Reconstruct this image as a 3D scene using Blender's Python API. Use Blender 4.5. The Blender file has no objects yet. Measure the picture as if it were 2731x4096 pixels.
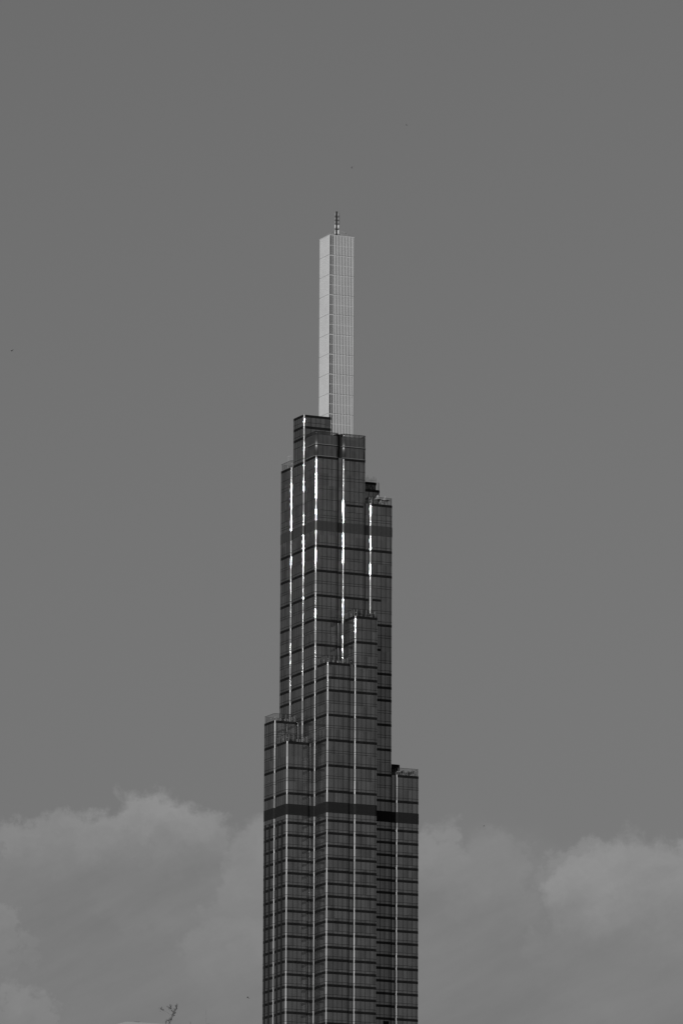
import bpy, bmesh, math, random
from mathutils import Matrix, Vector
random.seed(7)
sc = bpy.context.scene
C = sc.collection

# ------------------------------------------------------------------ camera
AZ = math.radians(24.7)            # plan rotation of the tower
ORG = (-7.045, 1875.0, 0.0)        # tower's reference corner; the camera stands at the origin
PITCH, ROLL = 0.198, 0.0045
cam = bpy.data.cameras.new('camera')
cam.sensor_fit = 'VERTICAL'; cam.sensor_height = 36.0; cam.sensor_width = 24.0
cam.lens = 36.0 * 28500 / 4096
cam.clip_start = 1.0; cam.clip_end = 200000.0
co = bpy.data.objects.new('camera', cam); C.objects.link(co)
co.matrix_world = (Matrix.Translation((0, 0, 2.0)) @ Matrix.Rotation(math.pi / 2 + PITCH, 4, 'X')
                   @ Matrix.Rotation(ROLL, 4, 'Z'))
sc.camera = co

# ------------------------------------------------------------------ exposure
sc.view_settings.view_transform = 'Standard'; sc.view_settings.look = 'None'
sc.view_settings.exposure = -0.62; sc.view_settings.gamma = 1.0
sc.view_settings.use_curve_mapping = False
sc.cycles.use_denoising = True
sc.cycles.max_bounces = 8; sc.cycles.glossy_bounces = 5; sc.cycles.transparent_max_bounces = 12
sc.cycles.sample_clamp_indirect = 10.0

# ------------------------------------------------------------------ sun (low, behind the camera to the left)
SUN_EL, SUN_AZ = math.radians(11.15), math.radians(205.0)     # azimuth clockwise from +Y
sd = Vector((math.sin(SUN_AZ) * math.cos(SUN_EL), math.cos(SUN_AZ) * math.cos(SUN_EL), math.sin(SUN_EL)))
sun = bpy.data.lights.new('sun', 'SUN'); sun.energy = 4.1; sun.angle = math.radians(0.53); sun.color = (1, 1, 1)
so = bpy.data.objects.new('sun', sun); C.objects.link(so)
so.rotation_euler = sd.to_track_quat('Z', 'Y').to_euler()

# ------------------------------------------------------------------ node helper
class NT:
    def __init__(s, nt): s.nt = nt; s.n = nt.nodes; s.l = nt.links
    def new(s, t, **k):
        nd = s.n.new(t)
        for a, b in k.items(): setattr(nd, a, b)
        return nd
    def put(s, sock, v):
        if hasattr(v, 'is_output') or isinstance(v, bpy.types.NodeSocket): s.l.new(v, sock)
        else: sock.default_value = v
    def m(s, op, *a, clamp=False):
        nd = s.new('ShaderNodeMath', operation=op); nd.use_clamp = clamp
        for i, v in enumerate(a): s.put(nd.inputs[i], v)
        return nd.outputs[0]
    def vm(s, op, *a):
        nd = s.new('ShaderNodeVectorMath', operation=op)
        for i, v in enumerate(a): s.put(nd.inputs[i], v)
        return nd.outputs['Vector']
    def xyz(s, x, y, z):
        nd = s.new('ShaderNodeCombineXYZ')
        for i, v in enumerate((x, y, z)): s.put(nd.inputs[i], v)
        return nd.outputs[0]
    def sep(s, v):
        nd = s.new('ShaderNodeSeparateXYZ'); s.put(nd.inputs[0], v); return nd.outputs
    def noise(s, vec, scale, detail=4, rough=.5):
        nd = s.new('ShaderNodeTexNoise'); s.put(nd.inputs['Vector'], vec)
        nd.inputs['Scale'].default_value = scale; nd.inputs['Detail'].default_value = detail
        nd.inputs['Roughness'].default_value = rough
        return nd.outputs['Fac'], nd.outputs['Color']
    def ramp(s, v, a, b, lo=0., hi=1.):
        nd = s.new('ShaderNodeMapRange'); nd.interpolation_type = 'SMOOTHSTEP'
        s.put(nd.inputs[0], v); nd.inputs[1].default_value = a; nd.inputs[2].default_value = b
        nd.inputs[3].default_value = lo; nd.inputs[4].default_value = hi
        return nd.outputs[0]

# ------------------------------------------------------------------ sky: grey daylight with a low bank of cloud
w = bpy.data.worlds.new('World'); sc.world = w; w.use_nodes = True
t = NT(w.node_tree); t.n.clear()
sky = t.new('ShaderNodeTexSky', sky_type='NISHITA')
sky.sun_disc = False; sky.sun_elevation = SUN_EL; sky.sun_rotation = SUN_AZ
sky.altitude = 0; sky.air_density = 1.0; sky.dust_density = 1.2; sky.ozone_density = 1.0
sc3 = t.new('ShaderNodeSeparateColor'); t.l.new(sky.outputs[0], sc3.inputs[0])     # black-and-white film: weights per colour
WR, WG, WB = 0.0, 0.2, 0.8
mono = t.m('ADD', t.m('ADD', t.m('MULTIPLY', sc3.outputs[0], WR), t.m('MULTIPLY', sc3.outputs[1], WG)), t.m('MULTIPLY', sc3.outputs[2], WB))
gen = t.new('ShaderNodeTexCoord').outputs['Generated']
d = t.sep(gen)
az = t.m('ARCTAN2', d[0], d[1]); el = t.m('ARCSINE', d[2])
X = t.m('ADD', t.m('MULTIPLY', az, 28.5), 1.3655)                     # sky angles in units of 2 degrees
Y = t.m('ADD', t.m('MULTIPLY', t.m('SUBTRACT', el, PITCH), -28.5), 2.048)
P3 = t.xyz(X, Y, 0.)
wf, wc = t.noise(P3, 3.2, 9, .66)
ws = t.sep(t.vm('SUBTRACT', wc, (.5, .5, .5)))
fine, _ = t.noise(t.xyz(X, Y, 4.), 8.0, 9, .66); fine2, _ = t.noise(t.xyz(X, Y, 9.), 8.0, 9, .66)
Xw = t.m('ADD', X, t.m('MULTIPLY', ws[0], .55)); Yw = t.m('ADD', Y, t.m('MULTIPLY', ws[1], .40))
X2 = t.m('ADD', Xw, t.m('MULTIPLY', t.m('SUBTRACT', fine, .5), .20)); Y2 = t.m('ADD', Yw, t.m('MULTIPLY', t.m('SUBTRACT', fine2, .5), .16))
# billows: centre, radii, strength; each is lit on its upper side and thins out below
puffs = [(.60, 3.43, .37, .28, .27), (.20, 3.46, .23, .25, .21), (-.03, 3.62, .24, .30, .07), (1.13, 3.63, .33, .39, .18), (.93, 3.86, .20, .26, .08),
         (1.76, 3.56, .15, .28, .13), (1.97, 3.64, .20, .30, .07), (2.52, 3.72, .38, .41, .20), (2.36, 3.52, .20, .20, .13), (2.74, 3.60, .16, .28, .17), (.11, 4.14, .17, .23, .11),
         (-.02, 3.84, .13, .22, .12), (1.42, 3.6, .26, .36, .12)]
acc = 0.
for bx, by, rx, ry, A in puffs:
    u_ = t.m('DIVIDE', t.m('SUBTRACT', X2, bx), rx); v_ = t.m('DIVIDE', t.m('SUBTRACT', Y2, by), ry)
    rad = t.m('SQRT', t.m('ADD', t.m('MULTIPLY', u_, u_), t.m('MULTIPLY', v_, v_)))
    q = t.m('MULTIPLY', t.ramp(rad, .80, 1.06, A, 0.), t.ramp(v_, -1.05, .45, 1., .10))
    acc = t.m('MAXIMUM', acc, q)
for bx, by, rx, ry, A in [(2.40, 3.52, .50, .14, .06), (.80, 3.50, .18, .12, -.03), (1.0, 3.75, .45, .22, .05), (.4, 3.85, .5, .2, .02), (1.8, 3.6, .2, .3, .03)]:
    q = t.m('ADD', t.m('POWER', t.m('DIVIDE', t.m('SUBTRACT', Xw, bx), rx), 2.), t.m('POWER', t.m('DIVIDE', t.m('SUBTRACT', Yw, by), ry), 2.))
    acc = t.m('ADD', acc, t.m('MULTIPLY', t.m('EXPONENT', t.m('MULTIPLY', q, -1.)), A))
streak, _ = t.noise(t.xyz(t.m('ADD', X, t.m('MULTIPLY', Y, .8)), t.m('MULTIPLY', t.m('ADD', Y, t.m('MULTIPLY', X, .35)), 2.0), 1.), 2.2, 8, .6)
mott, _ = t.noise(t.xyz(t.m('MULTIPLY', Xw, .8), Yw, 3.), 4.5, 9, .62)
acc = t.m('MULTIPLY', acc, t.m('ADD', .15, t.m('MULTIPLY', mott, 1.75)))
below = t.ramp(Yw, 3.28, 3.50)
acc = t.m('ADD', acc, t.m('MULTIPLY', below, t.m('ADD', .02, t.m('MULTIPLY', t.m('SUBTRACT', streak, .5), .20))))
bank = t.ramp(Y, 3.05, 3.2)
front = t.ramp(d[1], .5, .9)
cl = t.m('MULTIPLY', t.m('MULTIPLY', acc, bank), front)
GAIN = t.m('ADD', 1.0, t.m('MULTIPLY', cl, 1.75))
lum = t.m('MULTIPLY', mono, GAIN)
comb = t.new('ShaderNodeCombineColor')
for i in range(3): t.l.new(lum, comb.inputs[i])
bg = t.new('ShaderNodeBackground'); t.l.new(comb.outputs[0], bg.inputs[0]); bg.inputs[1].default_value = 0.056
wo = t.new('ShaderNodeOutputWorld'); t.l.new(bg.outputs[0], wo.inputs[0])

# ------------------------------------------------------------------ materials
def mat(name):
    m = bpy.data.materials.new(name); m.use_nodes = True
    k = NT(m.node_tree); k.n.clear()
    out = k.new('ShaderNodeOutputMaterial')
    return m, k, out
def grey(v): return (v, v, v, 1.0)
def simple(name, col, rough=.6, var=.25, scale=1.5, metal=0., spec=.5):
    m, k, out = mat(name)
    p = k.new('ShaderNodeBsdfPrincipled')
    co_ = k.new('ShaderNodeTexCoord').outputs['Object']
    f, _ = k.noise(co_, scale, 5, .6)
    v = k.m('MULTIPLY', k.m('ADD', k.m('MULTIPLY', k.m('SUBTRACT', f, .5), 2 * var), 1.0), col)
    cc = k.new('ShaderNodeCombineColor')
    for i in range(3): k.l.new(v, cc.inputs[i])
    k.l.new(cc.outputs[0], p.inputs['Base Color'])
    p.inputs['Roughness'].default_value = rough; p.inputs['Metallic'].default_value = metal
    p.inputs['Specular IOR Level'].default_value = spec
    k.l.new(p.outputs[0], out.inputs[0])
    return m
def glass(name, base, lobes, var=.30, tilt=.009, wave=.006, trans=0.):
    """Coated curtain-wall glass: a dark body under reflection lobes (weight, roughness); each pane a little different."""
    m, k, out = mat(name)
    o = k.new('ShaderNodeTexCoord').outputs['Object']
    s = k.sep(o)
    cell = k.xyz(k.m('FLOOR', k.m('DIVIDE', s[0], 1.33)), k.m('FLOOR', k.m('DIVIDE', s[1], 1.33)), k.m('FLOOR', k.m('DIVIDE', s[2], 3.383)))
    wn = k.new('ShaderNodeTexWhiteNoise', noise_dimensions='3D'); k.l.new(cell, wn.inputs[0])
    _, nc = k.noise(k.vm('MULTIPLY', o, (1., 1., .9)), .9, 2, .5)
    geo = k.new('ShaderNodeNewGeometry').outputs['Normal']
    off = k.vm('ADD', k.vm('MULTIPLY', k.vm('SUBTRACT', wn.outputs['Color'], (.5, .5, .5)), (tilt, tilt, tilt)),
               k.vm('MULTIPLY', k.vm('SUBTRACT', nc, (.5, .5, .5)), (wave * 2, wave * 2, wave * 2)))
    nrm = k.vm('NORMALIZE', k.vm('ADD', geo, off))
    big, _ = k.noise(o, .35, 3, .5)
    tint = k.m('ADD', k.m('MULTIPLY', k.m('SUBTRACT', wn.outputs['Value'], .5), var), k.m('ADD', 1.0, k.m('MULTIPLY', k.m('SUBTRACT', big, .5), .35)))
    def col(v):
        cc = k.new('ShaderNodeCombineColor'); x = k.m('MULTIPLY', tint, v)
        for i in range(3): k.l.new(x, cc.inputs[i])
        return cc.outputs[0]
    db = k.new('ShaderNodeBsdfDiffuse'); k.l.new(col(base), db.inputs[0])
    last = db.outputs[0]
    for wgt, r in lobes:
        g = k.new('ShaderNodeBsdfGlossy'); g.distribution = 'GGX'
        g.inputs['Roughness'].default_value = r
        k.l.new(nrm, g.inputs['Normal'])
        k.l.new(col(wgt), g.inputs[0])
        ad = k.new('ShaderNodeAddShader'); k.l.new(last, ad.inputs[0]); k.l.new(g.outputs[0], ad.inputs[1]); last = ad.outputs[0]
    if trans:
        tr = k.new('ShaderNodeBsdfTransparent'); mx = k.new('ShaderNodeMixShader'); mx.inputs[0].default_value = trans
        k.l.new(last, mx.inputs[1]); k.l.new(tr.outputs[0], mx.inputs[2]); last = mx.outputs[0]
    k.l.new(last, out.inputs[0])
    return m
G_WALL = glass('curtain_wall_glass', .020, [(.285, .018), (.0020, .13), (.006, .26), (.022, .56)], var=.42, tilt=.011, wave=.007)
G_CROWN = glass('fritted_crown_glass', .040, [(.16, .45), (.02, .25)], trans=.20)
G_CLEAR = glass('clear_glass', .010, [(.10, .07), (.02, .3)], trans=.62)
G_RAIL = glass('railing_glass', .006, [(.07, .07), (.015, .3)], trans=.80)
M_BAND = glass('spandrel_panel', .006, [(.022, .18), (.012, .5)], var=.3)
M_LOUV = simple('louvre_metal', .016, .7, .3, 2.0, spec=.15)
M_LOUV_UP = simple('glare_lit_louvre_metal', .040, .45, .3, 2.0, spec=.6)  # lighter copy of the louvre metal: sun glare put into its colour
M_MULL = simple('dark_mullion_metal', .010, .6, .2, spec=.2)
M_LEDGE = simple('pale_metal_ledge', .35, .4, .2)
M_WHITE = simple('white_painted_metal', .62, .55, .10, .25)
M_FRAME = simple('pale_steel_frame', .45, .5, .2)
M_CORE = simple('dark_core_panel', .045, .6, .4, .6)
M_TIER = simple('weathered_grey_panel', .13, .7, .5, 1.2)
M_TREEB = simple('pale_twig_bark', .13, .9, .3, 40); M_TREEL = simple('tree_leaf', .10, .8, .4, 8)
M_STEEL = simple('dark_steel', .03, .5, .3)
M_GREYP = simple('grey_painted_panel', .26, .5, .2)
M_ROOF = simple('roof_gravel', .10, .9, .3)
M_CANVAS = simple('pale_canvas', .40, .9, .15, 3)
M_LEAF = simple('shrub_leaf', .05, .8, .4, 8)
M_BARK = simple('twig_bark', .06, .9, .3, 40)
M_BIRD = simple('bird_feather', .04, .8, .3, 9)
M_CONC = simple('painted_concrete', .35, .8, .15, .4)
M_GROUND = simple('ground_asphalt_and_soil', .08, .95, .5, .01)
M_SHEET = simple('pale_roof_sheet', .24, .6, .12, 1.0)
M_PANE = simple('dark_window_pane', .02, .1, .1)

# ------------------------------------------------------------------ mesh helpers
def obj(name, bm, m, parent=None, **kw):
    me = bpy.data.meshes.new(name); bm.to_mesh(me); bm.free()
    me.materials.append(m)
    o = bpy.data.objects.new(name, me); C.objects.link(o)
    if parent: o.parent = parent
    for a, b in kw.items(): o[a] = b
    return o
def empty(name, loc, rz=0., **kw):
    o = bpy.data.objects.new(name, None); C.objects.link(o)
    o.location = loc; o.rotation_euler = (0, 0, rz)
    for a, b in kw.items(): o[a] = b
    return o
def box(bm, x0, x1, y0, y1, z0, z1):
    vs = [bm.verts.new(p) for p in ((x0, y0, z0), (x1, y0, z0), (x1, y1, z0), (x0, y1, z0), (x0, y0, z1), (x1, y0, z1), (x1, y1, z1), (x0, y1, z1))]
    for f in ((3, 2, 1, 0), (4, 5, 6, 7), (0, 1, 5, 4), (1, 2, 6, 5), (2, 3, 7, 6), (3, 0, 4, 7)):
        bm.faces.new([vs[i] for i in f])
def tube(bm, a, b, r0, r1=None, n=8):
    r1 = r0 if r1 is None else r1
    a, b = Vector(a), Vector(b); z = (b - a).normalized()
    x = z.orthogonal().normalized(); y = z.cross(x)
    A = [bm.verts.new(a + (x * math.cos(q) + y * math.sin(q)) * r0) for q in [2 * math.pi * i / n for i in range(n)]]
    B = [bm.verts.new(b + (x * math.cos(q) + y * math.sin(q)) * r1) for q in [2 * math.pi * i / n for i in range(n)]]
    for i in range(n):
        f = bm.faces.new((A[i], A[(i + 1) % n], B[(i + 1) % n], B[i])); f.smooth = True
    bm.faces.new(A[::-1]); bm.faces.new(B)
W, R, PCH = 6.95, .80, 8.05
def outline(x0, x1, y0, y1, r, n=10):
    """rounded rectangle, counter-clockwise; returns points and whether the edge that starts there is curved"""
    pts = []
    for cx, cy, a0 in ((x1 - r, y0 + r, -90), (x1 - r, y1 - r, 0), (x0 + r, y1 - r, 90), (x0 + r, y0 + r, 180)):
        for i in range(n + 1):
            a = math.radians(a0 + 90 * i / n)
            pts.append((cx + r * math.cos(a), cy + r * math.sin(a), i < n))
    return pts
def prism(bm, pts, z0, z1, caps=True):
    lo = [bm.verts.new((x, y, z0)) for x, y, c in pts]; hi = [bm.verts.new((x, y, z1)) for x, y, c in pts]
    n = len(pts)
    for i in range(n):
        f = bm.faces.new((lo[i], lo[(i + 1) % n], hi[(i + 1) % n], hi[i])); f.smooth = pts[i][2]
    if caps:
        # caps use their own vertices so that they do not bend the wall's shading
        bm.faces.new([bm.verts.new((x, y, z1)) for x, y, c in pts])
        bm.faces.new([bm.verts.new((x, y, z0)) for x, y, c in pts][::-1])
def ring(bm, po, pi, z0, z1):
    n = len(po)
    q = [[bm.verts.new((x, y, z)) for x, y, c in pp] for pp, z in ((po, z0), (po, z1), (pi, z1), (pi, z0))]
    for k in range(4):
        A, B = q[k], q[(k + 1) % 4]
        for i in range(n):
            f = bm.faces.new((A[i], A[(i + 1) % n], B[(i + 1) % n], B[i])); f.smooth = po[i][2] and k in (0, 2)

# ------------------------------------------------------------------ setting
g = bmesh.new(); S = 60000.
g.faces.new([g.verts.new(p) for p in ((-S, -S, 0), (S, -S, 0), (S, S, 0), (-S, S, 0))])
obj('ground', g, M_GROUND, kind='structure')

# ------------------------------------------------------------------ the tower
tower = empty('glass_skyscraper', ORG, AZ, label='tall dark glass skyscraper of stepped square tubes with a pale finned spire', category='skyscraper')
BH = .70
HI = [369.33, 362.57, 355.85, 349.15, 342.38, 335.9, 332.2, 328.75, 322.1, 315.35, 308.5, 301.6]
LO = [293.72 - 3.383 * k for k in range(21)]
ALL = HI + LO
M1, M2 = (373.2, 375.95), (295.5, 298.42)
def lines_for(zt):
    L = []
    for z in ALL:
        if z < zt - 1: L.append(z + .64)
    full = [380.6] + HI
    for a, b in zip(full, full[1:]):
        if a - b > 5.5 and a <= zt: L += [a - 3.13, a - 3.76]
    L += [z for z in (390.3, 388.2, 387.4, 384.7, 381.8, 378.9) if z < zt - 1.5]
    return L
def near(a, b, tol=.3): return abs(a - b) < tol
def panel_pos(a0, a1):
    n = round((a1 - a0 - 2 * R) / 1.33)
    st = (a1 - a0 - 2 * R) / n
    return [a0 + R + st * i for i in range(n + 1)]
def rail(parent, x0, x1, y0, y1, z, h=1.88, r=.72, posts=True, pm=None):
    b = bmesh.new(); e = .10
    ring(b, outline(x0 + e, x1 - e, y0 + e, y1 - e, r), outline(x0 + e + .03, x1 - e - .03, y0 + e + .03, y1 - e - .03, r - .03), z + .01, z + h)
    bal = obj('balustrade', b, G_RAIL, parent)
    spots = [(u, v) for u in panel_pos(x0, x1) for v in (y0 + e + .10, y1 - e - .10)] + [(u, v) for v in panel_pos(y0, y1) for u in (x0 + e + .10, x1 - e - .10)]
    first = None
    for u, v in spots:
        if first is None:
            b = bmesh.new(); box(b, -.045, .045, -.045, .045, .01, h); first = q = obj('railing_post', b, pm or M_FRAME, parent)
        else: q = first.copy(); C.objects.link(q)
        q.location = (u, v, z)
    b = bmesh.new()
    ring(b, outline(x0 + e - .02, x1 - e + .02, y0 + e - .02, y1 - e + .02, r), outline(x0 + e + .05, x1 - e - .05, y0 + e + .05, y1 - e - .05, r - .05), z + h, z + h + .06)
    obj('top_rail', b, M_MULL, parent)
def module(i, j, zt, bands, mech=(), railing=True, u1=None, du=0., topband=True, strips=False, partial=(), label=None, lines=None, pm=None):
    x0, y0 = i * PCH + du, j * PCH
    x1, y1 = (x0 + W if u1 is None else u1), y0 + W
    b = bmesh.new(); prism(b, outline(x0, x1, y0, y1, R), 0., zt)
    mod = obj('glass_shaft', b, G_WALL, tower)
    if label: mod['label'] = label
    bl = [(z - BH, z) for z in bands if z < zt - .4 and not any(m0 - .7 < z < m1 + .3 for m0, m1 in mech)]
    if topband: bl.append((zt - BH, zt + .005))
    for z0, z1 in bl:
        b = bmesh.new(); e = .025; prism(b, outline(x0 - e, x1 + e, y0 - e, y1 + e, R + e, 8), z0, z1)
        obj('spandrel_band', b, M_BAND, mod)
    for z0, z1, ua, ub in partial:
        b = bmesh.new(); box(b, x0 + ua, x0 + ub, y0 - .025, y0 + .1, z0, z1); obj('spandrel_band', b, M_BAND, mod)
    for m0, m1 in mech:
        b = bmesh.new(); e = .04; prism(b, outline(x0 - e, x1 + e, y0 - e, y1 + e, R + e, 8), m0, m1)
        zz = m0 + .15
        while zz < m1 - .1:
            ring(b, outline(x0 - e - .03, x1 + e + .03, y0 - e - .03, y1 + e + .03, R, 6), outline(x0 - e + .05, x1 + e - .05, y0 - e + .05, y1 + e - .05, R, 6), zz, zz + .10); zz += .36
        obj('plant_floor_louvre', b, M_LOUV_UP if m0 > 350 else M_LOUV, mod)
    # vertical mullions: one lattice per shaft
    b = bmesh.new(); e = .05; hw = .05; zb = 215.
    for u in panel_pos(x0, x1):
        box(b, u - hw, u + hw, y0 - e, y0 + .05, zb, zt - .01); box(b, u - hw, u + hw, y1 - .05, y1 + e, zb, zt - .01)
    for v in panel_pos(y0, y1):
        box(b, x0 - e, x0 + .05, v - hw, v + hw, zb, zt - .01); box(b, x1 - .05, x1 + e, v - hw, v + hw, zb, zt - .01)
    e = .035
    for z in (lines_for(zt) if lines is None else lines):
        if z > zt - .8 or any(m0 - .1 < z < m1 + .1 for m0, m1 in mech): continue
        ring(b, outline(x0 - e, x1 + e, y0 - e, y1 + e, R + e, 8), outline(x0 + .05, x1 - .05, y0 + .05, y1 - .05, R - .05, 8), z - .045, z + .045)
    obj('mullion_lattice', b, M_MULL, mod)
    if strips:                                   # dark open slots down the flank
        for vc in (2.40, 5.15):
            b = bmesh.new(); box(b, x0 - .07, x0 + .05, y0 + vc - .45, y0 + vc + .45, zb, 294.3)
            z = zb
            while z < 294.2: box(b, x0 - .11, x0 - .07, y0 + vc - .45, y0 + vc + .45, z, z + .12); z += .42
            obj('slot_louvre', b, M_LOUV, mod)
    if railing: rail(mod, x0, x1, y0, y1, zt + .005, pm=pm)
    return mod
def link(x0, x1, y0, y1, zt, bands, mech=(), along='u'):
    """the narrow bay set back between two shafts"""
    b = bmesh.new(); box(b, x0, x1, y0, y1, 0, zt)
    o = obj('recessed_bay', b, G_WALL, tower); e = .03
    for z in bands:
        if z < zt - .4 and not any(m0 - .7 < z < m1 + .3 for m0, m1 in mech):
            b = bmesh.new(); box(b, x0 - e, x1 + e, y0 - e, y1 + e, z - BH, z); obj('spandrel_band', b, M_BAND, o)
    for m0, m1 in mech:
        b = bmesh.new(); box(b, x0 - e, x1 + e, y0 - e, y1 + e, m0, m1); obj('plant_floor_louvre', b, M_LOUV, o)
    b = bmesh.new()
    for z in lines_for(zt):
        if not any(m0 - .1 < z < m1 + .1 for m0, m1 in mech): box(b, x0 - .02, x1 + .02, y0 - .02, y1 + .02, z - .045, z + .045)
    obj('mullion_lattice', b, M_MULL, o)
    c0, c1 = (x0, y0)[along == 'v'] + .60, (x1, y1)[along == 'v'] - .60       # shaft edge, next shaft's edge
    b = bmesh.new()
    for a0, a1 in ((c0 - .12, c0 + .06), (c1 - .10, c1 + .05)):
        if along == 'u': box(b, a0, a1, y0 - .06, y0 + .05, 0, zt - .02); box(b, a0, a1, y1 - .05, y1 + .06, 0, zt - .02)
        else: box(b, x0 - .06, x0 + .05, a0, a1, 0, zt - .02); box(b, x1 - .05, x1 + .06, a0, a1, 0, zt - .02)
    obj('corner_joint', b, M_LOUV, o)
MM = (M1, M2)
TOPB = HI
jl = [404.35, 400.9, 397.9, 394.4] + lines_for(393)
module(0, 0, 393.70, ALL, MM, railing=False, label='front shaft under the clear glass crown')
module(1, 0, 393.70, ALL, MM, railing=False, partial=[(380.5, 381.1, .9, 6.1)])
gb = [z for z in ALL if not (near(z, 355.85) or near(z, 342.38))]
module(2, 0, 381.95, gb, MM, partial=[(355.23, 355.85, .9, 3.46), (341.76, 342.38, .9, 3.46)])
G_ = [o for o in tower.children if o.name.startswith('glass_shaft')][-1]
b = bmesh.new(); box(b, 2 * PCH + 4.5, 2 * PCH + 6.05, -.06, .1, 236.5, 242.0); obj('vent_louvre', b, M_LOUV, G_)
J = module(0, 1, 406.47, [403.36, 400.3, 393.5] + ALL, (M1,), railing=False, u1=8.74, lines=jl)
b = bmesh.new(); box(b, 6.55, 7.75, PCH - .06, PCH + .1, 403.95, 405.6); obj('open_window_panel', b, M_CORE, J)
module(0, 2, 393.41, ALL, (M1,), pm=M_WHITE)
module(1, 2, 385.0, ALL, (M1,)); module(2, 2, 379.0, ALL, (M1,))
module(0, -1, 336.03, ALL, (M2,))
module(1, -1, 349.15, ALL, (M2,))
module(-1, 0, 315.30, ALL, (M2,), strips=True)
module(-1, 1, 322.10, ALL, (M2,), strips=True)
module(3, 0, 308.52, ALL, (M2,))
module(3, 1, 307.0, ALL, (M2,), railing=False)
m21 = module(2, 1, 387.6, ALL, (M1,), railing=False)
# stepped top tier of the shaft behind the pavilions
b = bmesh.new(); prism(b, outline(16.1 + .3, 16.1 + 6.0, 8.05 + .4, 14.2, .6), 387.61, 389.05); obj('upper_tier', b, M_TIER, m21)
b = bmesh.new(); prism(b, outline(16.1 + .2, 16.1 + 6.1, 8.05 + .3, 14.3, .6), 389.05, 389.7); obj('tier_slab', b, M_LOUV, m21)
b = bmesh.new()
for q in range(16):
    u = 16.5 + q * .36 + random.uniform(-.1, .1); h = random.uniform(.9, 1.9)
    tube(b, (u, 8.6, 389.7), (u, 8.6, 389.7 + h), .03, .03, 5)
box(b, 16.4, 19.6, 8.58, 8.62, 390.75, 390.80); box(b, 16.4, 22.0, 8.58, 8.62, 390.2, 390.24)
for u in (22.35, 22.5, 22.68, 22.8): tube(b, (u, 8.4, 387.6), (u, 8.4, 389.9 - (u - 22.3) * .4), .03, .03, 5)
obj('roof_poles', b, M_STEEL, m21)
b = bmesh.new()
for u, z, h in ((16.9, 388.3, .6), (17.6, 387.75, .5), (18.05, 388.2, .35), (18.9, 387.7, .8), (19.7, 388.1, .7), (20.3, 387.7, .5), (20.9, 388.5, .4), (21.3, 387.8, .9)): box(b, u, u + .16, 8.36, 8.44, z, z + h)
obj('pale_ducts', b, M_FRAME, m21)
# penthouse on the right wing
b = bmesh.new(); prism(b, outline(24.3, 28.2, 8.4, 13.4, .5), 307.01, 311.2); pent = obj('penthouse', b, M_CORE, tower)
b = bmesh.new(); prism(b, outline(24.2, 29.35, 8.1, 13.7, .9), 311.2, 312.75); obj('roof_slab', b, M_LOUV, pent)
# recessed bays between neighbours
TOPS = {(0, 0): 393.7, (1, 0): 393.7, (2, 0): 381.9, (0, 1): 393.7, (0, 2): 393.3, (1, 2): 384.9, (2, 2): 378.9, (2, 1): 387.5, (0, -1): 335.9, (1, -1): 349.0,
        (-1, 0): 315.2, (-1, 1): 322.0, (3, 0): 308.4, (3, 1): 306.9, (1, 1): 393.0}
RC = .38
for (i, j), z in TOPS.items():
    for di, dj in ((1, 0), (0, 1)):
        n = (i + di, j + dj)
        if n not in TOPS or (i, j) == (1, 1) or n == (1, 1): continue
        zt = min(z, TOPS[n]); mech = tuple(m for m in MM if m[1] < zt)
        x0, y0 = i * PCH, j * PCH
        if di: link(x0 + W - .6, x0 + PCH + .6, y0 + RC, y0 + W - RC, zt, ALL, mech)
        else: link(x0 + RC, x0 + W - RC, y0 + W - .6, y0 + PCH + .6, zt, ALL, mech, 'v')
# dark core filling the heart of the plan
b = bmesh.new(); box(b, 8.8, 15.3, 8.5, 15.0, 0, 393.0); obj('service_core', b, M_CORE, tower)

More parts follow.
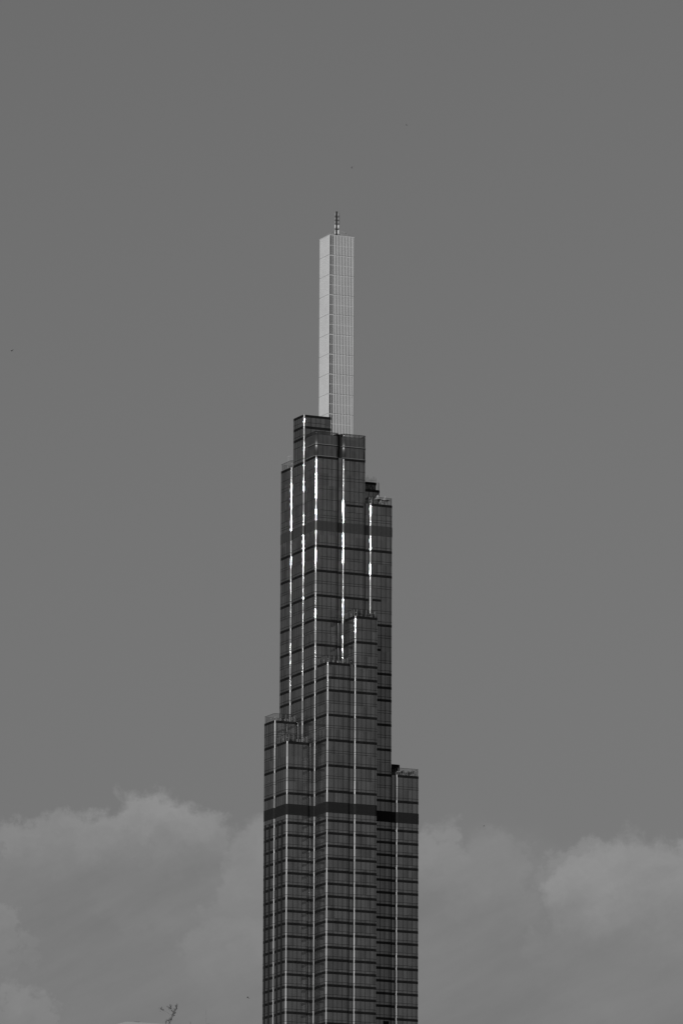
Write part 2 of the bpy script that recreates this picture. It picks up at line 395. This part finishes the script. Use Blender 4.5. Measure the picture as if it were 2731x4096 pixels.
# glass crown over the two front shafts
for i in (0, 1):
    x0, x1, y0, y1 = i * PCH, i * PCH + W, 0., W
    b = bmesh.new(); ring(b, outline(x0, x1, y0, y1, R), outline(x0 + .08, x1 - .08, y0 + .08, y1 - .08, R - .08), 393.71, 399.55)
    cr = obj('crown_screen', b, G_CROWN, tower)
    b = bmesh.new(); ring(b, outline(x0, x1, y0, y1, R), outline(x0 + .04, x1 - .04, y0 + .04, y1 - .04, R - .04), 399.60, 400.35); obj('clear_parapet', b, G_CLEAR, cr)
    b = bmesh.new(); ring(b, outline(x0 - .02, x1 + .02, y0 - .02, y1 + .02, R), outline(x0 + .08, x1 - .08, y0 + .08, y1 - .08, R - .08), 400.35, 400.43)
    ring(b, outline(x0 - .02, x1 + .02, y0 - .02, y1 + .02, R), outline(x0 + .08, x1 - .08, y0 + .08, y1 - .08, R - .08), 399.55, 399.60)
    for u in panel_pos(x0, x1): box(b, u - .03, u + .03, y0 - .03, y0 + .08, 393.72, 400.35)
    for v in panel_pos(y0, y1): box(b, x0 - .03, x0 + .08, v - .03, v + .03, 393.72, 400.35)
    obj('crown_frame', b, M_MULL, cr)
    for z in (396.93, 393.72):
        b = bmesh.new(); ring(b, outline(x0 - .10, x1 + .10, y0 - .10, y1 + .10, R + .1), outline(x0 + .05, x1 - .05, y0 + .05, y1 - .05, R - .05), z - .02, z + .04); obj('pale_ledge', b, M_LEDGE, cr)
        b = bmesh.new(); ring(b, outline(x0 - .05, x1 + .05, y0 - .05, y1 + .05, R + .05), outline(x0 + .05, x1 - .05, y0 + .05, y1 - .05, R - .05), z - .30, z - .021); obj('ledge_dark_band', b, M_LOUV, cr)  # dark band directly below each pale ledge
    b = bmesh.new()
    for u in ((2.45, 3.0), (3.3, 3.45), (5.2, 5.5), (6.3, 6.5)) if i == 0 else ((3.2, 3.4), (5.4, 5.6)): box(b, x0 + u[0], x0 + u[1], .5, .9, 393.72, 398.0)
    obj('lift_frame_columns', b, M_WHITE, cr)
    b = bmesh.new(); box(b, x0 + 1.0, x1 - .9, 1.6, 6.0, 393.72, 399.2); obj('plant_room', b, M_CORE, cr)
b = bmesh.new(); box(b, W - .5, PCH + .4, .9, 6.2, 393.71, 400.3); obj('crown_groove', b, M_LOUV, tower)

# finned spire
SU, SV, SW, SD, ZB, ZT = 7.65, 8.20, 7.13, 6.20, 391.0, 457.15
b = bmesh.new(); box(b, SU + 1.0, SU + SW - .45, SV + .5, SV + SD - .45, ZB, ZT - .6); spire = obj('spire_shaft', b, M_LOUV, tower)
FW, FD = .215, .14
def fins(axis, const, a0, a1, n, outward):
    b = bmesh.new(); p = (a1 - a0 - FW) / (n - 1)
    for k in range(n):
        a = a0 + k * p
        lo, hi = (const - FD, const) if outward < 0 else (const, const + FD)
        if axis == 'u': box(b, a, a + FW, lo, hi, ZB, ZT)
        else: box(b, lo, hi, a, a + FW, ZB, ZT)
    return b
obj('fin_screen', fins('u', SV + SD, SU + .2, SU + SW, 16, 1), M_WHITE, spire)
obj('fin_screen', fins('v', SU + SW + .02, SV + .02, SV + SD, 15, 1), M_WHITE, spire)
b = bmesh.new(); zz = 454.4; k = 0
fr, fl_ = fins('u', SV, SU + 1.06, SU + SW, 14, -1), fins('v', SU, SV + .02, SV + SD, 15, -1)
nr, nl = len(fr.faces), len(fl_.faces)
while zz > ZB + 2:
    h = .16 if k % 2 else .09
    box(b, SU + .02, SU + SW - .02, SV + .005, SV + .12, zz - h, zz)
    box(b, SU + .02, SU + .12, SV + .13, SV + SD - .1, zz - h, zz)
    box(b, SU + SW - .12, SU + SW, SV + .13, SV + SD - .1, zz - h, zz)
    if k % 2:
        for q in range(14):
            a = SU + 1.06 + q * (SW - 1.06 - FW) / 13
            box(fr, a + .06, a + FW - .01, SV - FD - .05, SV - FD - .003, zz - .0, zz + .11)
        for q in range(15):
            a = SV + .02 + q * (SD - .02 - FW) / 14
            box(fl_, SU - FD - .04, SU - FD - .003, a + .03, a + FW - .05, zz - .0, zz + .12)
    zz -= 2.757; k += 1
for u in (SU - .12, SU + .50): box(b, u, u + .14, SV - .12, SV, ZB, ZT)
obj('floor_rungs', b, M_WHITE, spire)
for bb, n0 in ((fr, nr), (fl_, nl)):
    bb.faces.ensure_lookup_table()
    for f in bb.faces[n0:]: f.material_index = 1
    obj('fin_screen', bb, M_WHITE, spire).data.materials.append(M_STEEL)
b = bmesh.new(); box(b, SU - FD - .03, SU + SW + FD + .05, SV - FD - .03, SV + SD + FD + .03, ZT + .003, ZT + .12); obj('spire_cap', b, M_WHITE, spire)
cu, cvv = SU + 3.50, SV + 3.1
ant = empty('antenna_mast', (0, 0, 0)); ant.parent = spire
b = bmesh.new(); box(b, cu - .32, cu + .10, cvv - .30, cvv - .05, ZT + .12, 464.75); tube(b, (cu + .66, cvv + .1, 461.1), (cu + .66, cvv + .1, 464.4), .17, .17, 10)  # right-hand tube: shadow on the antenna panels put in as dark steel
tube(b, (cu, cvv, ZT + .1), (cu, cvv, 464.7), .12)
for z in (463.1, 462.1, 461.05, 459.7): tube(b, (cu, cvv - .1, z), (cu, cvv - .1, z + .09), .45, .45, 12)
bpy.data.objects.remove(ant)
ant = obj('antenna_mast', b, M_STEEL, spire)
for zlo, zhi, m_ in ((463.22, 464.35, M_GREYP), (462.2, 463.08, M_GREYP), (461.15, 462.08, M_GREYP), (459.9, 461.0, M_WHITE), (458.45, 459.55, M_WHITE)):
    pass
ant_parts = ((.34, -.35, .25), (-.50, -.10, .19), (.60, .30, .20))
for zlo, zhi, m_ in ((463.22, 464.35, M_GREYP), (462.2, 463.08, M_GREYP), (461.15, 462.08, M_GREYP), (459.9, 461.0, M_WHITE), (458.3, 459.55, M_WHITE), (457.3, 458.2, M_GREYP)):
    b = bmesh.new()
    for dx, dy, r in ant_parts: tube(b, (cu + dx, cvv + dy, zlo), (cu + dx, cvv + dy, zhi), r, r, 12)
    # panels of one tier share a bracket ring and move with the mast
    b2 = obj('antenna_panels', b, m_, spire)
b = bmesh.new()
for (x, y) in ((SU, SV), (SU + SW, SV), (SU, SV + SD), (SU + SW, SV + SD)): tube(b, (cu, cvv, 459.9), (x, y, ZT + .12), .045, .045, 6)
tube(b, (SU + 1.2, SV + .3, ZT + .9), (cu, cvv, ZT + .7), .05); tube(b, (SU + 1.2, SV + .3, ZT + .9), (SU + 1.1, SV + .2, ZT + .1), .06)
tube(b, (SU + 1.2, SV + .3, ZT + .9), (cu, cvv, 459.4), .04)
tube(b, (SU + 5.2, SV + .3, ZT + 1.3), (SU + 4.0, SV + .6, ZT + .4), .045); tube(b, (SU + 5.2, SV + .3, ZT + 1.3), (cu, cvv, ZT + 2.0), .04); tube(b, (SU + 5.3, SV + .3, ZT + 1.2), (SU + 5.7, SV + .3, ZT + .1), .05)
tube(b, (SU + 4.0, SV + .6, ZT + .5), (cu + .4, cvv, ZT + 1.6), .08)
obj('guy_struts', b, M_GREYP, spire)

def to_world(u, v, z):
    return (ORG[0] + u * math.cos(AZ) - v * math.sin(AZ), ORG[1] + u * math.sin(AZ) + v * math.cos(AZ), z)

# ------------------------------------------------------------------ things on the terraces
def pavilion(u, v, z, s, apex, eave, label, group='canvas pavilions on the high terrace'):
    p = empty('roof_pavilion', to_world(u, v, z), AZ, label=label, category='pavilion', group=group)
    h = s / 2
    b = bmesh.new(); he, ha = eave - z, apex - z; tier = he + (ha - he) * .62
    def cone(r0, z0, r1, z1, sag=.0):
        n = 16; rows = []
        for q in range(5):
            f = q / 4; r = r0 + (r1 - r0) * f; r -= sag * math.sin(math.pi * f)
            rows.append([b.verts.new((r * math.cos(a), r * math.sin(a), z0 + (z1 - z0) * f)) for a in [2 * math.pi * k / n + math.pi / n for k in range(n)]])
        for A, B in zip(rows, rows[1:]):
            for k in range(n): b.faces.new((A[k], A[(k + 1) % n], B[(k + 1) % n], B[k]))
        b.faces.new(rows[0][::-1])
    cone(h * 1.0, he, h * .34, tier, .08); cone(h * .46, tier - .03, .03, ha, .06)
    obj('canvas_roof', b, M_CANVAS, p)
    b = bmesh.new(); n = 16
    ringv = [(h * .98 * math.cos(a), h * .98 * math.sin(a)) for a in [2 * math.pi * k / n for k in range(n)]]
    lo = [b.verts.new((x, y, he - .14)) for x, y in ringv]; hi = [b.verts.new((x, y, he + .01)) for x, y in ringv]
    for k in range(n): b.faces.new((lo[k], lo[(k + 1) % n], hi[(k + 1) % n], hi[k]))
    obj('valance', b, M_GREYP, p)
    for sx in (-1, 1):
        for sy in (-1, 1):
            b = bmesh.new(); tube(b, (sx * h * .62, sy * h * .62, 0), (sx * h * .62, sy * h * .62, he), .07, .07, 8); obj('post', b, M_WHITE, p)
    return p
GZ = 381.96
pavilion(16.1 + 3.3, 1.9, GZ, 2.1, 384.95, 383.65, 'canvas pavilion with peaked roof, middle of the three, below the dark tier')
pavilion(16.1 + 5.6, 2.1, GZ, 2.0, 384.75, 383.70, 'canvas pavilion with peaked roof nearest the right end of the high terrace')
pavilion(16.1 + .9, 2.6, GZ, 1.5, 384.60, 383.75, 'dim canvas pavilion tucked against the tall shaft wall')
pr = empty('parasol', to_world(16.1 + 6.35, 1.3, GZ), 0, label='flat pale parasol beside the glass railing at the terrace end', category='parasol')
b = bmesh.new(); tube(b, (0, 0, 0), (0, 0, 1.9), .04, .04, 8); obj('pole', b, M_WHITE, pr)
b = bmesh.new(); tube(b, (0, 0, 1.72), (0, 0, 1.98), .55, .04, 10); obj('canopy', b, M_CANVAS, pr)

def shrub(u, v, z, h, wd, label, group):
    b = bmesh.new(); o0 = Vector((0, 0, 0))
    for k in range(5):
        a = random.uniform(0, 6.28); tube(b, (0, 0, 0), (math.cos(a) * wd * .3, math.sin(a) * wd * .3, h * .8), .03, .012, 5)
    root = empty('terrace_shrub', to_world(u, v, z), random.uniform(0, 3), label=label, category='shrub', group=group)
    obj('stem', b, M_BARK, root)
    b = bmesh.new()
    lobes = [(random.uniform(-.35, .35) * wd, random.uniform(-.3, .3) * wd, h * random.uniform(.3, .85), random.uniform(.18, .32) * wd) for _ in range(7)]
    for k in range(420):
        lx, ly, lz, lr = random.choice(lobes)
        p = Vector((random.gauss(0, 1), random.gauss(0, 1), random.gauss(0, 1.1))).normalized() * lr * random.uniform(.5, 1.15) + Vector((lx, ly, lz))
        if p.z < .02: continue
        a = Vector((random.uniform(-1, 1), random.uniform(-1, 1), random.uniform(-1, 1))).normalized() * .075
        c = a.cross(Vector((random.uniform(-1, 1), random.uniform(-1, 1), random.uniform(-1, 1)))).normalized() * .04
        b.faces.new([b.verts.new(p - a), b.verts.new(p + c), b.verts.new(p + a), b.verts.new(p - c)])
    obj('foliage', b, M_LEAF, root)
K = 'shrubs on the right wing terrace'
shrub(24.15 + 1.2, .8, 308.53, .95, 1.0, 'lowest shrub on the right wing terrace, beside the penthouse', K)
shrub(24.15 + 2.35, .7, 308.53, 1.35, 1.3, 'spiky shrub on the right wing terrace, second from the penthouse', K)
shrub(24.15 + 3.9, .8, 308.53, 1.45, 1.4, 'broad shrub in the middle of the right wing railing', K)
shrub(24.15 + 5.0, .8, 308.53, 1.8, 1.2, 'tallest shrub near the outer end of the right wing terrace', K)
K = 'shrubs along the edge of the middle terrace'
names = ['shrub at the corner post of the middle terrace', 'second shrub from the corner post of the middle terrace', 'third shrub from the corner post of the middle terrace',
         'fourth shrub from the corner post, halfway along the middle terrace', 'fifth shrub from the corner post of the middle terrace, under the bright seam', 'last shrub at the far end of the middle terrace edge']
for q, nm in enumerate(names): shrub(8.05 + 1.0 + q * 1.0, -8.05 + .75, 349.17, random.uniform(.9, 1.3), 1.15, nm, K)
shrub(-8.05 + 1.3, .8, 315.32, .75, 1.2, 'low shrub behind the railing of the lowest left terrace', 'shrubs on the lowest left terrace')
shrub(-8.05 + 2.4, .8, 315.32, .6, 1.0, 'smaller shrub right of the low one on the lowest left terrace', 'shrubs on the lowest left terrace')
# davit arm
dv = bmesh.new(); tube(dv, (0, 0, 0), (0, 0, 3.6), .035, .035, 6); tube(dv, (0, 0, 3.6), (1.2, -.2, 3.85), .035, .03, 6); tube(dv, (0, 0, 3.3), (.12, 0, 3.75), .07, .07, 6)
davit = obj('davit_arm', dv, M_FRAME, None, label='thin davit pole with a bent arm on the upper left terrace', category='davit')
davit.location = to_world(.7, 17.0 + 2.2, 393.42)

# ------------------------------------------------------------------ birds
def bird(x, y, z, span, heading, flap, bank, label):
    b = bmesh.new(); L = span * .42
    prof = [(-.5, .01), (-.35, .07), (-.1, .16), (.15, .17), (.33, .10), (.42, .08), (.5, .008)]
    rows = []
    for f, r in prof:
        rows.append([b.verts.new((r * L * math.cos(a), f * L, r * L * math.sin(a))) for a in [2 * math.pi * k / 8 for k in range(8)]])
    for A, B in zip(rows, rows[1:]):
        for k in range(8): b.faces.new((A[k], A[(k + 1) % 8], B[(k + 1) % 8], B[k])).smooth = True
    for s in (-1, 1):
        r = []
        for f in (0, .25, .5, .75, 1.0):
            ang = flap * (1 - .9 * f); xx = s * (.02 + f * span / 2); zz = math.sin(flap) * span / 2 * (f - .75 * f * f)
            c = L * (.42 * (1 - .75 * f)); sweep = -.22 * L * f
            r.append([b.verts.new((xx, sweep + c * .6 + .08 * L, zz)), b.verts.new((xx, sweep + .08 * L, zz + .02 * span * (1 - f))), b.verts.new((xx, sweep - c * .6 + .08 * L, zz)), b.verts.new((xx, sweep + .08 * L, zz - .012 * span * (1 - f)))])
        for A, B in zip(r, r[1:]):
            for k in range(4): b.faces.new((A[k], A[(k + 1) % 4], B[(k + 1) % 4], B[k]))
    t0 = b.verts.new((-.10 * L, -.78 * L, 0)); t1 = b.verts.new((.10 * L, -.78 * L, 0)); t2 = b.verts.new((.04 * L, -.45 * L, 0)); t3 = b.verts.new((-.04 * L, -.45 * L, 0))
    t4 = b.verts.new((0, -.45 * L, .03 * L)); b.faces.new((t0, t1, t2, t3)); b.faces.new((t1, t0, t4)); 
    bmesh.ops.recalc_face_normals(b, faces=b.faces)
    o = obj('flying_bird', b, M_BIRD, None, label=label, category='bird', group='small birds flying round the tower')
    o.location = (x, y, z); o.rotation_euler = (bank, .6 * bank, heading)
    return o
bird(12.79, 1400, 362.9, .85, 1.0, .9, .6, 'small dark bird highest in the sky, right of the spire')
bird(1.86, 1500, 379.1, .75, 1.9, 1.0, .8, 'tiny dark bird in the sky just above the antenna')
bird(-61.6, 1300, 293.3, .95, .9, .6, -.7, 'small dark bird near the left edge of the sky')
bird(-11.6, 900, 119.55, .75, 1.3, .5, .4, 'largest bird, low beside the left foot of the tower')
bird(36.66, 1800, 281.5, .70, 2.2, .9, .5, 'tiny bird just above the clouds right of the tower')

# ------------------------------------------------------------------ lower left: a building roof, its mast, a bare tree top
bl = empty('apartment_building', (-12.5, 502.6, 0), 0, label='pale low-pitched roof peeping over the bottom edge left of the tower', category='building')
b = bmesh.new(); box(b, -9, 7.5, -6, 10, 0, 61.5); obj('wall', b, M_CONC, bl)
for fl in range(18):
    for wx in range(6):
        pass
b = bmesh.new()
for fl in range(18):
    for wx in range(6): box(b, -8 + wx * 2.6, -6.4 + wx * 2.6, -6.04, -5.98, 2 + fl * 3.3, 3.6 + fl * 3.3)
obj('window_panes', b, M_PANE, bl)
b = bmesh.new(); box(b, -6.2, 3.6, -2, 6, 61.5, 64.7); obj('lift_house', b, M_CONC, bl)
b = bmesh.new()
prof = [(-6.6, 64.45), (-2.515, 65.56), (4.2, 65.28), (4.2, 65.16), (-2.515, 65.42), (-6.6, 64.32)]
prof = [(-3.6, 65.25), (-2.95, 65.46), (-2.515, 65.56), (-2.1, 65.555), (.04, 65.43), (4.2, 65.30), (4.2, 65.1), (-2.5, 65.3), (-3.6, 65.05)]
F = [b.verts.new((x, -2.6, z)) for x, z in prof]; Bk = [b.verts.new((x, 6.6, z)) for x, z in prof]
b.faces.new(F[::-1]); b.faces.new(Bk)
for k in range(len(prof)): b.faces.new((F[k], F[(k + 1) % len(prof)], Bk[(k + 1) % len(prof)], Bk[k]))
bmesh.ops.recalc_face_normals(b, faces=b.faces)
rf = obj('roof', b, M_SHEET, bl)
b = bmesh.new()
for x in (-2.55 + .35, -2.55 + .5, -2.55 + .62): tube(b, (x + .3, -2.5, 65.2), (x + .3, -2.5, 65.58), .02, .02, 6)
box(b, -1.95, -1.55, -2.52, -2.48, 65.55, 65.58); obj('roof_railing', b, M_STEEL, rf)
am = empty('roof_antenna', (-9.40, 500.5, 61.5), 0, label='hair-thin aerial pole on the roof between the bare tree and the tower', category='aerial')
b = bmesh.new(); tube(b, (0, 0, 0), (0, 0, 4.95), .022, .014, 6); obj('pole', b, M_GREYP, am)
b = bmesh.new(); tube(b, (-.25, 0, 4.0), (.25, 0, 4.0), .010, .010, 5); tube(b, (0, 0, 4.9), (0, 0, 4.99), .03, .02, 6); obj('crossbar', b, M_GREYP, am)
wt = empty('water_tank', (-8.3, 502, 61.5), 0, label='dark rooftop tank barely showing at the bottom edge', category='tank')
b = bmesh.new(); tube(b, (0, 0, .5), (0, 0, 3.86), .28, .28, 20); tube(b, (0, 0, 3.86), (0, 0, 3.99), .28, .10, 20); obj('tank', b, M_STEEL, wt)
b = bmesh.new()
for sx in (-.2, .2):
    for sy in (-.2, .2): tube(b, (sx, sy, 0), (sx, sy, .55), .03, .03, 6)
obj('stand', b, M_STEEL, wt)

# tree 60 m away: the trunk stands below the frame, its topmost sprays enter at the bottom edge
TX, TY = -1.44, 60.0
tree = empty('sparse_tree', (TX, TY, 0), 0, label='sparse dark tree top reaching in at the bottom edge, left', category='tree')
b = bmesh.new()
trunk = [(.25, .2, 0, .16), (.1, .1, 2.5, .13), (-.05, 0, 5, .10), (.02, 0, 7.2, .06), (-.03, 0, 8.8, .022), (-.02, 0, 9.55, .007)]
for a, c in zip(trunk, trunk[1:]): tube(b, a[:3], c[:3], a[3], c[3], 8)
tips = []
for k in range(26):
    z0 = random.uniform(3.2, 8.6); a = random.uniform(0, 6.28); L = (9.3 - z0) * .42
    p0 = Vector((0, 0, z0)); p1 = p0 + Vector((math.cos(a) * L * .6, math.sin(a) * L * .6, L * .35)); p2 = p1 + Vector((math.cos(a + .3) * L * .4, math.sin(a + .3) * L * .4, L * .15))
    if p2.z > 9.35: continue
    tube(b, p0, p1, .03, .015, 6); tube(b, p1, p2, .015, .005, 6); tips += [p1, (p1 + p2) / 2, p2]
# the sprays that show above the frame's edge (local x, height)
spr = [[(-.02, 9.55), (.005, 9.62), (.02, 9.655), (.045, 9.70), (.062, 9.745), (.070, 9.78)],
       [(.020, 9.66), (.035, 9.70), (.050, 9.735)], [(.045, 9.70), (.02, 9.73), (.012, 9.752), (-.02, 9.755)],
       [(.02, 9.655), (.0, 9.64), (-.02, 9.64), (-.025, 9.60)], [(.062, 9.745), (.055, 9.775)], [(.012, 9.752), (.018, 9.77)],
       [(-.075, 9.75), (-.06, 9.735), (-.045, 9.725)], [(-.045, 9.725), (.0, 9.70), (.02, 9.655)]]
rr = [.0038, .003, .0025, .0035, .0022, .0022, .0021, .0009]
sp_pts = []
for line, r in zip(spr, rr):
    for a, c in zip(line, line[1:]):
        tube(b, (a[0], 0, a[1]), (c[0], 0, c[1]), r, r * .8, 5)
        if r > .002:
            for q in range(5): f = q / 5; sp_pts.append(Vector((a[0] + (c[0] - a[0]) * f, 0, a[1] + (c[1] - a[1]) * f)))
tube(b, (.10, 0, 8.9), (.182, 0, 9.60), .008, .004, 5); tube(b, (.0, 0, 8.3), (.10, 0, 8.9), .012, .008, 5); tube(b, (.182, 0, 9.60), (.182, 0, 9.63), .003, .002, 5)
obj('trunk', b, M_TREEB, tree)
b = bmesh.new()
def leaf(p, s):
    a = Vector((random.uniform(-1, 1), random.uniform(-1, 1), random.uniform(-1, 1))).normalized() * s
    c = a.cross(Vector((random.uniform(-1, 1), random.uniform(-1, 1), random.uniform(-1, 1)))).normalized() * s * .4
    b.faces.new([b.verts.new(p - a), b.verts.new(p + c), b.verts.new(p + a), b.verts.new(p - c)])
for p in sp_pts:
    for q in range(3): leaf(p + Vector((random.gauss(0, .006), random.uniform(-.02, .02), random.gauss(0, .009))), .0065)
for p in tips:
    for q in range(22):
        pp = p + Vector((random.gauss(0, .16), random.gauss(0, .16), random.gauss(0, .12)))
        if pp.z < 9.4: leaf(pp, .05)
obj('crown', b, M_TREEL, tree)
